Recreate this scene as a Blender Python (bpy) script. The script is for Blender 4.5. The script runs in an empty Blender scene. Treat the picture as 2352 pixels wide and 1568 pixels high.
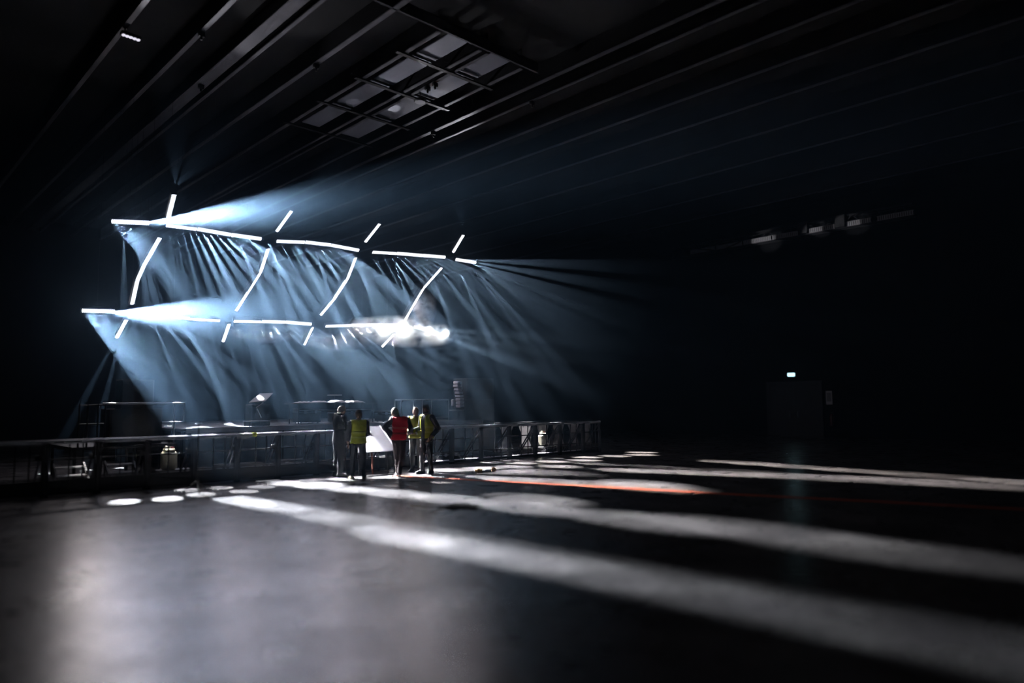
import bpy, bmesh, math, random
from mathutils import Vector, Matrix, noise
rnd = random.Random(7)
S = bpy.context.scene
COL = S.collection
PI = math.pi
R = math.radians
def rad(v): return math.radians(v)

# ------------------------------------------------------------------ camera
# hall axes: +X runs along the stage front, +Y into the stage, camera stands at the origin
A, PH, RO = rad(46.2), rad(4.95), rad(0.48)
F = Vector((math.cos(A)*math.cos(PH), math.sin(A)*math.cos(PH), math.sin(PH)))
RT = Vector((math.sin(A), -math.cos(A), 0))
UP = RT.cross(F)
RT, UP = RT*math.cos(RO)-UP*math.sin(RO), UP*math.cos(RO)+RT*math.sin(RO)
cam_d = bpy.data.cameras.new('camera'); cam = bpy.data.objects.new('camera', cam_d); COL.objects.link(cam)
m = Matrix((RT, UP, -F)).transposed().to_4x4(); m.translation = (0, 0, 1.75)
cam.matrix_world = m
cam_d.sensor_width = 36; cam_d.lens = 1644/2352*36; cam_d.clip_end = 200; cam_d.clip_start = .05
cam_d.dof.use_dof = True; cam_d.dof.focus_distance = 23.0; cam_d.dof.aperture_fstop = 0.19
S.camera = cam
# ------------------------------------------------------------------ world, view, sampling
w = bpy.data.worlds.new('world'); S.world = w; w.use_nodes = True
w.node_tree.nodes['Background'].inputs[0].default_value = (0.3, 0.4, 0.6, 1)
w.node_tree.nodes['Background'].inputs[1].default_value = 0.0
S.view_settings.view_transform = 'Standard'; S.view_settings.look = 'None'
S.view_settings.gamma = 1; S.view_settings.use_curve_mapping = False
S.view_settings.exposure = 0.0
cy = S.cycles
cy.max_bounces = 2; cy.diffuse_bounces = 1; cy.glossy_bounces = 1; cy.transmission_bounces = 1
cy.use_adaptive_sampling = True; cy.adaptive_threshold = .1; cy.adaptive_min_samples = 32
cy.volume_bounces = 0; cy.transparent_max_bounces = 6
cy.sample_clamp_direct = 0; cy.sample_clamp_indirect = 12
cy.use_light_tree = True; cy.caustics_reflective = False; cy.caustics_refractive = False
cy.use_denoising = True; cy.denoiser = 'OPENIMAGEDENOISE'; cy.volume_max_steps = 128
cy.denoising_input_passes = 'RGB_ALBEDO'

# ------------------------------------------------------------------ materials
def mat(name, col, rough=.6, metal=0, noise_amt=0, nscale=4, bump=0, bscale=30, spec=None, emit=None, estr=0, sheen=0):
    m = bpy.data.materials.new(name); m.use_nodes = True
    nt = m.node_tree; b = nt.nodes['Principled BSDF']
    b.inputs['Base Color'].default_value = (*col, 1); b.inputs['Roughness'].default_value = rough
    b.inputs['Metallic'].default_value = metal
    if spec is not None: b.inputs['Specular IOR Level'].default_value = spec
    if emit: b.inputs['Emission Color'].default_value = (*emit, 1); b.inputs['Emission Strength'].default_value = estr
    if noise_amt:
        tc = nt.nodes.new('ShaderNodeTexCoord'); n = nt.nodes.new('ShaderNodeTexNoise'); n.inputs['Scale'].default_value = nscale
        n.inputs['Detail'].default_value = 4
        nt.links.new(tc.outputs['Object'], n.inputs['Vector'])
        r = nt.nodes.new('ShaderNodeMix'); r.data_type = 'RGBA'
        r.inputs[6].default_value = (*[c*(1-noise_amt) for c in col], 1); r.inputs[7].default_value = (*[min(1, c*(1+noise_amt)) for c in col], 1)
        nt.links.new(n.outputs['Fac'], r.inputs[0]); nt.links.new(r.outputs[2], b.inputs['Base Color'])
        if bump:
            bp = nt.nodes.new('ShaderNodeBump'); bp.inputs['Strength'].default_value = bump
            n2 = nt.nodes.new('ShaderNodeTexNoise'); n2.inputs['Scale'].default_value = bscale
            nt.links.new(tc.outputs['Object'], n2.inputs['Vector'])
            nt.links.new(n2.outputs['Fac'], bp.inputs['Height']); nt.links.new(bp.outputs[0], b.inputs['Normal'])
    return m
BLACK = mat('black_powder_coat', (.012, .012, .014), .45, 0, .3, 6)
DARKMET = mat('dark_painted_steel', (.03, .03, .034), .4, .3, .3, 8)
STEEL = mat('galvanised_steel', (.45, .46, .48), .35, .9, .2, 8)
ALU = mat('aluminium_tube', (.6, .61, .63), .32, .9, .15, 8)
WALL = mat('black_acoustic_wall', (.006, .0065, .008), .95, 0, .4, .6)

# ------------------------------------------------------------------ geometry helpers
def link(name, me, m=None, parent=None):
    o = bpy.data.objects.new(name, me); COL.objects.link(o)
    if m is not None and me is not None:
        for x in (m if isinstance(m, (list, tuple)) else [m]): me.materials.append(x)
    if parent is not None: o.parent = parent
    return o
def tag(o, label=None, cat=None, group=None, kind=None):
    if label: o['label'] = label
    if cat: o['category'] = cat
    if group: o['group'] = group
    if kind: o['kind'] = kind
    return o
def thing(name, label, cat, loc=(0, 0, 0), rz=0, group=None):
    o = bpy.data.objects.new(name, None); COL.objects.link(o)
    o.location = loc; o.rotation_euler = (0, 0, rz); o.empty_display_size = .1
    return tag(o, label, cat, group)
class MB:
    def __init__(s): s.bm = bmesh.new()
    def box(s, c, d, rot=None, bev=0):
        r = bmesh.ops.create_cube(s.bm, size=1)
        M = Matrix.Translation(c) @ (rot.to_4x4() if rot else Matrix()) @ Matrix.Diagonal((*d, 1))
        bmesh.ops.transform(s.bm, matrix=M, verts=r['verts'])
        if bev:
            es = list({e for v in r['verts'] for e in v.link_edges})
            bmesh.ops.bevel(s.bm, geom=es, offset=bev, segments=1, affect='EDGES', profile=.5)
        return s
    def bb(s, a, b, bev=0):
        return s.box([(p+q)/2 for p, q in zip(a, b)], [abs(q-p) for p, q in zip(a, b)], None, bev)
    def tube(s, a, b, r, n=8, r2=None, cap=True):
        a, b = Vector(a), Vector(b); d = b-a
        if d.length < 1e-6: return s
        q = d.to_track_quat('Z', 'Y')
        g = bmesh.ops.create_cone(s.bm, cap_ends=cap, segments=n, radius1=r, radius2=r if r2 is None else r2, depth=d.length)
        bmesh.ops.transform(s.bm, matrix=Matrix.Translation((a+b)/2) @ q.to_matrix().to_4x4(), verts=g['verts'])
        return s
    def bar(s, a, b, wd, hd=None):   # rectangular section bar
        a, b = Vector(a), Vector(b); d = b-a; q = d.to_track_quat('X', 'Z')
        return s.box((a+b)/2, (d.length, wd, hd or wd), q.to_matrix())
    def path(s, pts, r, n=8):
        for p, q in zip(pts, pts[1:]): s.tube(p, q, r, n)
        for p in pts[1:-1]: s.ball(p, r, 6, 4)
        return s
    def ball(s, c, r, u=10, v=6, sc=(1, 1, 1)):
        g = bmesh.ops.create_uvsphere(s.bm, u_segments=u, v_segments=v, radius=r)
        bmesh.ops.transform(s.bm, matrix=Matrix.Translation(c) @ Matrix.Diagonal((*sc, 1)), verts=g['verts'])
        return s
    def poly(s, pts, th):            # prism: polygon pts (3D, planar), extruded by vector th
        vs = [s.bm.verts.new(p) for p in pts]; f = s.bm.faces.new(vs)
        g = bmesh.ops.extrude_face_region(s.bm, geom=[f])
        bmesh.ops.translate(s.bm, vec=th, verts=[x for x in g['geom'] if isinstance(x, bmesh.types.BMVert)])
        bmesh.ops.recalc_face_normals(s.bm, faces=s.bm.faces); return s
    def lathe(s, prof, c=(0, 0, 0), n=20):
        rings = []
        for r, z in prof:
            rings.append([s.bm.verts.new((c[0]+r*math.cos(2*PI*k/n), c[1]+r*math.sin(2*PI*k/n), c[2]+z)) for k in range(n)])
        for a, b in zip(rings, rings[1:]):
            for k in range(n): s.bm.faces.new((a[k], a[(k+1) % n], b[(k+1) % n], b[k]))
        s.bm.faces.new(rings[0][::-1]); s.bm.faces.new(rings[-1]); return s
    def mesh(s, name, smooth=False):
        me = bpy.data.meshes.new(name)
        s.bm.to_mesh(me); s.bm.free()
        if smooth:
            for p in me.polygons: p.use_smooth = True
        return me
    def build(s, name, m, parent=None, smooth=False): return link(name, s.mesh(name, smooth), m, parent)
def struct(name, mb, m, label=None):
    o = mb.build(name, m); o['kind'] = 'structure'
    if label: o['label'] = label
    return o
def dup(o, parent=None):
    c = o.copy(); COL.objects.link(c)
    if parent is not None: c.parent = parent
    for ch in list(o.children): dup(ch, c)
    return c

# ================================================================== STRUCTURE
X0, X1, Y0, Y1, ZC = -9.0, 35.0, -13.0, 44.0, 11.6
def floor_mat():
    m = bpy.data.materials.new('worn_dark_concrete'); m.use_nodes = True; nt = m.node_tree; L = nt.links
    b = nt.nodes['Principled BSDF']
    tc = nt.nodes.new('ShaderNodeTexCoord')
    def nz(scale, detail=5, rough=.55, sc=(1, 1, 1)):
        mp = nt.nodes.new('ShaderNodeMapping'); mp.inputs['Scale'].default_value = sc
        L.new(tc.outputs['Object'], mp.inputs['Vector'])
        n = nt.nodes.new('ShaderNodeTexNoise'); n.inputs['Scale'].default_value = scale; n.inputs['Detail'].default_value = detail
        n.inputs['Roughness'].default_value = rough; L.new(mp.outputs[0], n.inputs['Vector']); return n
    def ramp(src, stops):
        r = nt.nodes.new('ShaderNodeValToRGB'); e = r.color_ramp.elements
        e[0].position, e[0].color = stops[0][0], (*stops[0][1], 1); e[1].position, e[1].color = stops[-1][0], (*stops[-1][1], 1)
        for p, c in stops[1:-1]:
            x = e.new(p); x.color = (*c, 1)
        L.new(src.outputs['Fac'], r.inputs[0]); return r
    big = ramp(nz(.75, 7, .62), [(.32, (.085, .08, .082)), (.5, (.14, .132, .132)), (.68, (.21, .2, .195))])
    fine = ramp(nz(9, 6, .65), [(.3, (.62,)*3), (.7, (1.25,)*3)])
    mx = nt.nodes.new('ShaderNodeMix'); mx.data_type = 'RGBA'; mx.blend_type = 'MULTIPLY'; mx.inputs[0].default_value = 1
    L.new(big.outputs[0], mx.inputs[6]); L.new(fine.outputs[0], mx.inputs[7]); L.new(mx.outputs[2], b.inputs['Base Color'])
    b.inputs['Coat Weight'].default_value = .9; b.inputs['Coat Roughness'].default_value = .17
    rr = ramp(nz(1.7, 5, .6), [(.3, (.22,)*3), (.7, (.42,)*3)]); L.new(rr.outputs[0], b.inputs['Roughness'])
    bp = nt.nodes.new('ShaderNodeBump'); bp.inputs['Strength'].default_value = .18; bp.inputs['Distance'].default_value = .02
    L.new(nz(14, 6, .6).outputs['Fac'], bp.inputs['Height']); L.new(bp.outputs[0], b.inputs['Normal']); L.new(bp.outputs[0], b.inputs['Coat Normal'])
    cw = ramp(nz(1.1, 6, .6), [(.3, (.35,)*3), (.65, (1,)*3)]); L.new(cw.outputs[0], b.inputs['Coat Weight'])
    return m
FLOOR = floor_mat()
struct('floor', MB().bb((X0, Y0, -.2), (X1, Y1, 0)), FLOOR, 'worn dark concrete hall floor crossed by stripes of light')
struct('wall_back', MB().bb((X0, Y1, 0), (X1, Y1+.3, ZC+.3)), WALL, 'black wall behind the stage')
struct('wall_right', MB().bb((X1, Y0, 0), (X1+.3, Y1, ZC+.3)), WALL, 'black far side wall with the door and lit sign')
struct('wall_left', MB().bb((X0-.3, Y0, 0), (X0, Y1, ZC+.3)), WALL, 'black side wall')
struct('wall_front', MB().bb((X0, Y0-.3, 0), (X1, Y0, ZC+.3)), WALL, 'black wall opposite the stage')
CEIL = struct('ceiling', MB().bb((X0, Y0, ZC), (X1, Y1, ZC+.3)), mat('black_roof_deck', (.010, .010, .012), .9, 0, .3, 1), 'black roof deck with slim steel beams')

# ================================================================== LIGHT RIG
def housing_mesh(L):
    b = MB(); b.box((0, .03, 0), (L, .10, .16), None, .012)
    for s in (-1, 1): b.box((s*(L/2+.006), .03, 0), (.012, .14, .17))
    for k in range(9): b.box((-L/2+L*(k+1)/10, .085, 0), (.02, .012, .12))
    return b.mesh('housing')
def lens_mesh(L, n=20):
    b = MB()
    for k in range(n):
        x = -L/2+L*(k+.5)/n
        g = bmesh.ops.create_icosphere(b.bm, subdivisions=1, radius=.047)
        bmesh.ops.transform(b.bm, matrix=Matrix.Translation((x, -.03, 0)) @ Matrix.Diagonal((.62, .5, 1.5, 1)), verts=g['verts'])
    return b.mesh('lens_row', True)
SEG = {
'T0':[(5.61,22.27,7.00),(6.59,22.17,7.10)],
'T1':[(7.04,22.16,7.12),(7.94,22.15,7.15),(9.00,22.20,7.15),(10.01,22.21,7.17)],
'T2':[(10.52,22.22,7.18),(11.50,22.12,7.28),(12.48,22.11,7.32),(13.64,22.17,7.31)],
'T3':[(14.19,22.17,7.33),(15.21,22.10,7.41),(16.38,22.04,7.48),(17.45,21.99,7.55)],
'T4':[(17.99,22.03,7.54),(19.09,22.04,7.56)],
'B0':[(5.68,25.46,4.77),(6.63,25.43,4.82)],
'B1':[(7.09,25.45,4.82),(8.05,25.48,4.82),(9.01,25.58,4.79),(10.07,25.59,4.81)],
'B2':[(10.55,25.59,4.83),(11.58,25.55,4.88),(12.52,25.54,4.92),(13.64,25.59,4.92)],
'B3':[(14.27,25.64,4.90),(15.36,25.54,5.00),(16.56,25.46,5.10),(17.78,25.42,5.16)],
'B4':[(18.47,25.48,5.14),(19.45,25.62,5.04)],
'C1a':[(6.92,21.15,7.82),(7.02,21.90,7.30)],
'C1b':[(7.02,22.57,6.83),(6.90,23.61,6.10),(6.89,24.17,5.71),(7.02,25.08,5.07)],
'C1c':[(7.05,25.71,4.64),(6.98,26.49,4.08)],
'C2a':[(10.48,21.08,7.98),(10.36,21.87,7.42)],
'C2b':[(10.38,22.51,6.97),(10.55,23.42,6.34),(10.50,24.25,5.76),(10.44,25.12,5.15)],
'C2c':[(10.45,25.71,4.74),(10.58,26.55,4.15)],
'C3a':[(13.77,21.03,8.11),(13.67,21.82,7.56)],
'C3b':[(13.68,22.46,7.11),(13.90,23.40,6.46),(13.89,24.29,5.83),(13.76,25.10,5.26)],
'C3c':[(13.74,25.71,4.83),(13.87,26.61,4.21)],
'C4a':[(17.52,20.94,8.29),(17.63,21.72,7.74)],
'C4b':[(17.63,22.44,7.24),(17.49,23.47,6.52),(17.60,24.35,5.90),(17.73,25.09,5.39)],
'C4c':[(17.72,25.88,4.83),(17.60,26.63,4.31)]}
def seg_at(pts, s):
    n = len(pts)-1; k = min(int(s*n), n-1); f = s*n-k
    return Vector(pts[k]).lerp(Vector(pts[k+1]), f)
def lerp_tab(tab, s):
    for (a, x), (b, y) in zip(tab, tab[1:]):
        if s <= b: return x+(y-x)*(s-a)/max(b-a, 1e-6)
    return tab[-1][1]
# tilt (degrees below horizontal towards the audience) along each row, number of beams, power
ROWS = {
'T0': ([(0, 27), (.4, 18), (.5, 12), (1, 7.5)], 18, 1.0), 'T1': ([(0, 72), (.25, 45), (.72, 20), (.82, 26), (1, 70)], 15, 1.1), 'T2': ([(0, 46), (.65, 28.5), (.8, 30), (1, 70)], 12, 1.1),
'T3': ([(0, 66), (.25, 36), (1, 22)], 12, 1.0), 'T4': ([(0, 8), (.3, 20), (1, 36)], 9, .8),
'B0': ([(0, 22), (.5, 10), (1, 4.5)], 18, 1.0), 'B1': ([(0, 70), (.35, 17), (1, 72)], 12, .9), 'B2': ([(0, 70), (.4, 40), (.55, 24.5), (1, 20.6)], 12, .9),
'B3': ([(0, 60), (.3, 30), (1, 10)], 10, .9), 'B4': ([(0, 6), (.4, 16), (1, 19)], 7, .8)}
# swing (degrees to +X out of the grid's normal) along each column
COLS = {
'C1a': ([(0, 4), (1, 4)], 1, .3), 'C1b': ([(0, 2), (1, 14)], 6, .4), 'C1c': ([(0, -30), (1, 40)], 8, .6),
'C2a': ([(0, 4), (1, 4)], 1, .3), 'C2b': ([(0, 4), (.5, 30), (1, 2)], 4, .4), 'C2c': ([(0, -10), (1, 15)], 3, .6),
'C3a': ([(0, 4), (1, 4)], 1, .3), 'C3b': ([(0, 35), (.4, -20), (1, 10)], 5, .5), 'C3c': ([(0, 20), (1, 35)], 3, .7),
'C4a': ([(0, -4), (1, -4)], 1, .3), 'C4b': ([(0, 10), (1, 25)], 3, .4), 'C4c': ([(0, -20), (1, 10)], 3, .6)}
BEAM_W = 80000.0
def lens_mat(name, col, e):
    m = bpy.data.materials.new(name); m.use_nodes = True; nt = m.node_tree
    b = nt.nodes['Principled BSDF']; b.inputs['Base Color'].default_value = (.8, .85, .9, 1)
    b.inputs['Emission Color'].default_value = (*col, 1); b.inputs['Emission Strength'].default_value = e
    return m
LENS = [lens_mat('cool_white_led', (.75, .85, 1), 4), lens_mat('white_led', (.8, .88, 1), 3.5), lens_mat('neutral_white_led', (.88, .92, 1), 3)]
def spot(name, parent, P, d, power, col, size=3.8, blend=.5, rad_=.02):
    l = bpy.data.lights.new(name, 'SPOT'); l.energy = power; l.color = col; l.spot_size = rad(size); l.spot_blend = blend
    l.shadow_soft_size = rad_; l.use_custom_distance = False
    o = bpy.data.objects.new(name, l); COL.objects.link(o)
    o.matrix_world = Matrix.Translation(P) @ Vector(d).to_track_quat('-Z', 'Y').to_matrix().to_4x4()
    return o
for _m in LENS: _m.cycles.emission_sampling = 'NONE'
STRIP = [lens_mat('cool_glow_strip', (.86, .84, 1), 90), lens_mat('white_glow_strip', (.92, .85, .97), 74), lens_mat('neutral_glow_strip', (1, .89, .93), 62), lens_mat('warm_white_glow_strip', (1, .92, .93), 330)]
SM = {}
CN = Vector((0, -.573, -.82))
CV = Vector((0, .82, -.573))
def beam_col(x):
    t = max(0, min(1, (x-6)/13)); a = (.84, .91, 1.0); b = (1.0, .93, .90)
    return [p+(q-p)*t for p, q in zip(a, b)]
HM, LM = {}, {}
PLACE = {'T': 'the upper row', 'B': 'the lower row'}
ORD = ['first', 'second', 'third', 'fourth', 'fifth']
BARS = {}
for k, pts in SEG.items():
    row = k[0] in 'TB'; si = int(k[1]) if row else int(k[1])-1
    dirf = []
    tab, nb, pw = (ROWS if row else COLS)[k]
    for i in range(len(pts)-1):
        a, b = Vector(pts[i]), Vector(pts[i+1]); mid = (a+b)/2; ax = (b-a).normalized(); L = round((b-a).length-.02, 1)
        if L not in HM: HM[L] = housing_mesh(L); HM[L].materials.append(BLACK)
        lk = (L, 0 if mid.x < 9.5 else 1 if mid.x < 13.9 else 2)
        if lk not in LM: LM[lk] = lens_mesh(L, round(L*20)); LM[lk].materials.append(LENS[lk[1]])
        v = lerp_tab(tab, (i+.5)/(len(pts)-1))
        fd = Vector((0, -math.cos(R(v)), -math.sin(R(v)))) if row else CN*math.cos(R(v))+Vector((1, 0, 0))*math.sin(R(v))
        yv = (-fd+ax*fd.dot(ax)).normalized(); zv = ax.cross(yv)
        lf = (b-a).length/L*.985
        Mx = Matrix((ax*lf, yv, zv)).transposed().to_4x4(); Mx.translation = mid
        if row:
            part = ['left', 'middle', 'right'][i] if len(pts) > 2 else 'only'
            lab = 'white LED bar in %s, %s of three in stretch %s from the left' % (PLACE[k[0]], part, ORD[si]) if len(pts) > 2 else \
                  'short white LED bar at the %s tip of %s' % ('left' if si == 0 else 'right', PLACE[k[0]])
        else:
            lab = {'a': 'white LED bar sticking up above the upper row, on slanted column %s from left',
                   'c': 'white LED bar hanging below the lower row, on slanted column %s from left'}.get(k[2], '')
            if lab: lab = lab % ORD[si]
            else: lab = 'white LED bar between both rows, %s of three in slanted column %s from left' % (['upper', 'middle', 'lower'][i], ORD[si])
        t = thing('led_bar', lab, 'stage light', group='LED bars of the tilted light grid')
        t.matrix_world = Mx
        link('housing', HM[L], None, t)
        tag(link('lens_row', LM[lk], None, t), 'row of glowing white lenses', kind='stuff')
        if mid.x < 6.8: lk = (L, 3)
        if lk not in SM:
            q_ = bmesh.new(); q_.faces.new([q_.verts.new(p) for p in ((-L/2+.02, -.057, -.018), (L/2-.02, -.057, -.018), (L/2-.02, -.057, .018), (-L/2+.02, -.057, .018))]); SM[lk] = bpy.data.meshes.new('added_glow_strip'); q_.to_mesh(SM[lk]); q_.free(); SM[lk].materials.append(STRIP[lk[1]])
        link('added_glow_strip', SM[lk], None, t)  # added glowing strip, carries the lens light into haze and floor reflections
        # yoke with two slim hoist wires running to the roof
        inv = Mx.inverted()
        y = MB(); up = inv.to_3x3() @ Vector((0, 0, 1)); up.normalize()
        for s in (-1, 1): y.bar((s*(L/2-.12), .06, 0), Vector((s*(L/2-.12), .06, 0))+Vector((0, .12, 0)), .03, .012)
        y.bar((-L/2+.1, .18, 0), (L/2-.1, .18, 0), .035, .012); y.build('yoke', DARKMET, t)
        wb = MB(); p0 = Vector((0, .18, 0)); top = (Mx @ p0); top.z = ZC-.02
        wb.tube(p0, inv @ top, .004, 4); wb.build('hoist_wire', DARKMET, t)
        BARS[(k, i)] = t
    for q in range(nb):
        s = (q+.5)/nb; P = seg_at(pts, s); v = lerp_tab(tab, s)
        fd = Vector((0, -math.cos(R(v)), -math.sin(R(v)))) if row else CN*math.cos(R(v))+Vector((1, 0, 0))*math.sin(R(v))
        if k in ('T0', 'B0'): pw_ = pw*(max(.10, (1.25 if k == 'T0' else 1.7)-s*(4.4 if k == 'T0' else 4.0)) if s < .55 else 1.0+(s-.55)*11)*(1.5 if k == 'T0' else 1.1 if s > .5 else 1.35)
        elif k == 'T1' and v < 24 and s > .4: pw_ = pw*.6
        elif k == 'T1' and 28 < v < 50 and s < .6: pw_ = pw*1.7
        elif k in ('T4', 'B4') and s < .4: pw_ = pw*2.5
        else: pw_ = pw
        spot('beam_or_fill_spot', None, P+fd*.13, fd, BEAM_W*pw_*rnd.uniform(.75, 1.2), beam_col(P.x), *((5.6, .85) if k in ('T1', 'T2', 'B2', 'T3') and 15 < v < 48 else (3.8, .5)))
# extra lamps of the same bars aimed at spots on the floor in front of the barrier
for x, y_ in [(4.11,14.68),(4.82,14.53),(5.6,15.72),(5.52,14.74),(6.23,15.6),(6.32,14.59),(6.92,15.08),(7.48,15.2),(7.64,14.52)]:
    P = Vector((6.1+rnd.uniform(-.3, .3), 22.1, 6.95)); d = (Vector((x, y_, 0))-P).normalized()
    spot('beam_or_fill_spot', None, P+d*.2, d, BEAM_W*.65, beam_col(9), 3.2, .25)
for i in range(14):
    x = 8.1+i*.98; P = Vector((min(x, 18.9), 22.05, 7.2+.02*(x-11))); d = (Vector((x, 14.9+.35*((i*2) % 3-1), 0))-P).normalized()
    spot('beam_or_fill_spot', None, P+d*.2, d, BEAM_W*(3.0 if x < 12.8 else 1.3), beam_col(x), 5.6, .9)

for x in (10.2, 11.8, 13.4, 15.0, 16.6, 18.2):       # added spots into the gap before the stage; their bounce brightens the skirt
    P = Vector((min(x, 18.9), 22.05, 7.2)); d = (Vector((x, 17.7, 0))-P).normalized(); spot('beam_or_fill_spot', None, P+d*.2, d, BEAM_W*2.2, beam_col(x), 6.5, .9)
# spots added at the upper row to brighten people, barrier rail and stage items
for T, sz, pw in [((9.15, 15.75, 1.6), 1.9, .5), ((8.95, 14.9, 1.4), 1.5, .4), ((10.18, 14.78, 1.42), 2.4, 1.3), ((11.3, 15.3, 1.5), 1.4, .3), ((11.3, 14.7, 1.45), 1.6, .4),
                  ((6.5, 16.6, 1.1), 2, .5), ((7.2, 16.6, 1.1), 2, .6), ((7.9, 16.6, 1.1), 2.2, .8), ((8.5, 16.6, 1.1), 2.2, .9), ((9.0, 16.6, 1.1), 1.8, .9), ((5.9, 17.7, .8), 3, .4), ((18.5, 17.8, .7), 3, .6), ((4.2, 17.9, .4), 4, .12), ((9.05, 19.95, 2.05), 2.2, .1), ((8.65, 19.5, 1.33), 1.6, .5), ((16.45, 19.9, 2.2), 3.5, .35), ((16.55, 20.4, 1.8), 1.2, .5), ((6.6, 19.5, 1.6), 3.5, .35), ((5.1, 19.5, 1.83), 1.5, .3)]:
    T = Vector(T); P = Vector((max(7.1, min(18.9, T.x)), 22.05, 7.2)); d = (T-P).normalized(); spot('beam_or_fill_spot', None, P+d*.2, d, BEAM_W*pw, (1, .94, .92), sz, .5)
# spots added at the topmost bars and right tip to brighten roof and far wall
for P, T, sz, pw in [((10.48, 21.0, 8.15), (12.75, 17.1, 11), 9, .006), ((13.77, 20.95, 8.25), (12.6, 18.5, 11), 7, .007), ((13.77, 20.95, 8.25), (11.4, 14.6, 11), 10, .008), ((10.48, 21.0, 8.15), (11.3, 18.9, 11), 7, .002),
                     ((6.92, 21.1, 7.95), (8.0, 15.5, 11), 38, .006), ((10.48, 21.0, 8.15), (12.0, 15.6, 11), 30, .008), ((17.5, 20.9, 8.4), (14.8, 18.5, 11), 34, .008), ((6.92, 21.1, 7.95), (5.2, 16, 11), 26, .008),
                     ((19.3, 22.0, 7.6), (34.5, 13.0, 10.05), 4, .05), ((19.3, 22.0, 7.6), (34.5, 17.2, 10.0), 5, .05), ((19.3, 22.0, 7.6), (34.5, 14.6, 10.05), 3, .05)]:
    P = Vector(P); d = (Vector(T)-P).normalized(); spot('beam_or_fill_spot', None, P+d*.15, d, BEAM_W*pw, (.93, .93, 1), sz, .6)
for P, T, sz, pw in [((18.9, 24.7, 4.95), (18.6, 26.2, 5.2), 140, .0055), ((19.9, 24.8, 4.9), (19.6, 26.2, 5.0), 140, .0055), ((17.6, 24.7, 4.9), (17.6, 26.0, 5.1), 140, .0055), ((16.6, 24.7, 4.8), (16.6, 26.2, 5.2), 140, .0055)]:
    P = Vector(P); d = (Vector(T)-P).normalized(); spot('beam_or_fill_spot', None, P, d, BEAM_W*pw, (.9, .95, 1), sz, .8)  # wide spots added off the bars to brighten the smoke

# ------------------------------------------------------------------ haze
hmt = bpy.data.materials.new('stage_haze'); hmt.use_nodes = True; nt = hmt.node_tree; nt.nodes.clear(); L = nt.links
out = nt.nodes.new('ShaderNodeOutputMaterial'); vs = nt.nodes.new('ShaderNodeVolumeScatter')
vs.inputs['Color'].default_value = (.40, .66, 1, 1); vs.inputs['Anisotropy'].default_value = .58
va = nt.nodes.new('ShaderNodeVolumeAbsorption'); va.inputs['Color'].default_value = (0, 0, 0, 1); va.inputs['Density'].default_value = .012
ad = nt.nodes.new('ShaderNodeAddShader'); L.new(vs.outputs[0], ad.inputs[0]); L.new(va.outputs[0], ad.inputs[1]); L.new(ad.outputs[0], out.inputs['Volume'])
# the haze is thickest round the light grid and thins out into the hall
tc = nt.nodes.new('ShaderNodeTexCoord'); mp = nt.nodes.new('ShaderNodeMapping'); mp.vector_type = 'TEXTURE'
mp.inputs['Location'].default_value = (11.5, 23.0, 5.2); mp.inputs['Scale'].default_value = (15, 12.5, 9)
L.new(tc.outputs['Object'], mp.inputs[0]); ln = nt.nodes.new('ShaderNodeVectorMath'); ln.operation = 'LENGTH'; L.new(mp.outputs[0], ln.inputs[0])
fo = nt.nodes.new('ShaderNodeMapRange'); fo.interpolation_type = 'SMOOTHSTEP'
for i, v in ((1, .1), (2, 1.0), (3, .0055), (4, .00011)): fo.inputs[i].default_value = v
L.new(ln.outputs['Value'], fo.inputs[0]); L.new(fo.outputs[0], vs.inputs['Density'])
hz = MB().bb((X0-1, Y0-1, -1), (X1+1, Y1+1, ZC+1)).build('haze', hmt)
tag(hz, 'thin pale haze hanging round the light grid and showing its beams', 'haze', kind='stuff')

# ================================================================== ROOF STEEL (parts of the ceiling)
def child(mb, name, m, par, **k):
    o = mb.build(name, m, par)
    return tag(o, **k) if k else o
ROOFSTEEL = mat('grey_primed_steel', (.13, .13, .145), .55, .2, .3, 2)
PANEL = mat('translucent_roof_panel', (.20, .21, .25), .6, 0, .25, .9)
CEILB = CEIL
for x, wd, y0 in [(-4.2, .14, Y0), (-1.2, .14, Y0), (1.8, .14, Y0), (4.83, .12, Y0), (6.28, .12, Y0), (7.38, .34, Y0), (7.78, .10, Y0), (9.19, .14, Y0), (10.6, .12, 13.6), (11.98, .10, 13.6),
                  (12.25, .08, 13.6), (13.5, .10, 13.6), (14.5, .14, Y0), (15.23, .10, Y0), (16.88, .12, Y0), (18.6, .12, Y0), (20.6, .12, Y0), (23.0, .12, Y0), (25.6, .12, Y0), (28.4, .12, Y0), (31.5, .12, Y0)]:
    b = MB(); b.bb((x-wd/2, y0, 11.0), (x+wd/2, Y1, 11.03)); b = child(b, 'beam', ROOFSTEEL, CEILB)
    MB().bb((x-.012, y0, 11.03), (x+.012, Y1, ZC)).build('web', BLACK, b)  # web coloured black, flange grey, so only the lower edges look lit
for x0, x1 in ((10.95, 11.58), (12.42, 13.1)):
    for y0, y1 in ((13.62, 15.02), (15.16, 17.06), (17.2, 19.2), (19.34, 21.4)):
        child(MB().bb((x0, y0, 11.10), (x1, y1, 11.13)), 'panel', PANEL, CEILB)
for y in (15.09, 17.13, 19.27, 21.5):
    child(MB().bb((10.35, y-.06, 10.96), (13.75, y+.06, 11.0)), 'cross_bar', BLACK, CEILB)
b = MB(); b.bb((8.6, 13.44, 11.0), (14.0, 13.5, 11.3)); child(b, 'girder', mat('dark_girder', (.05, .05, .06), .6), CEILB)
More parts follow.
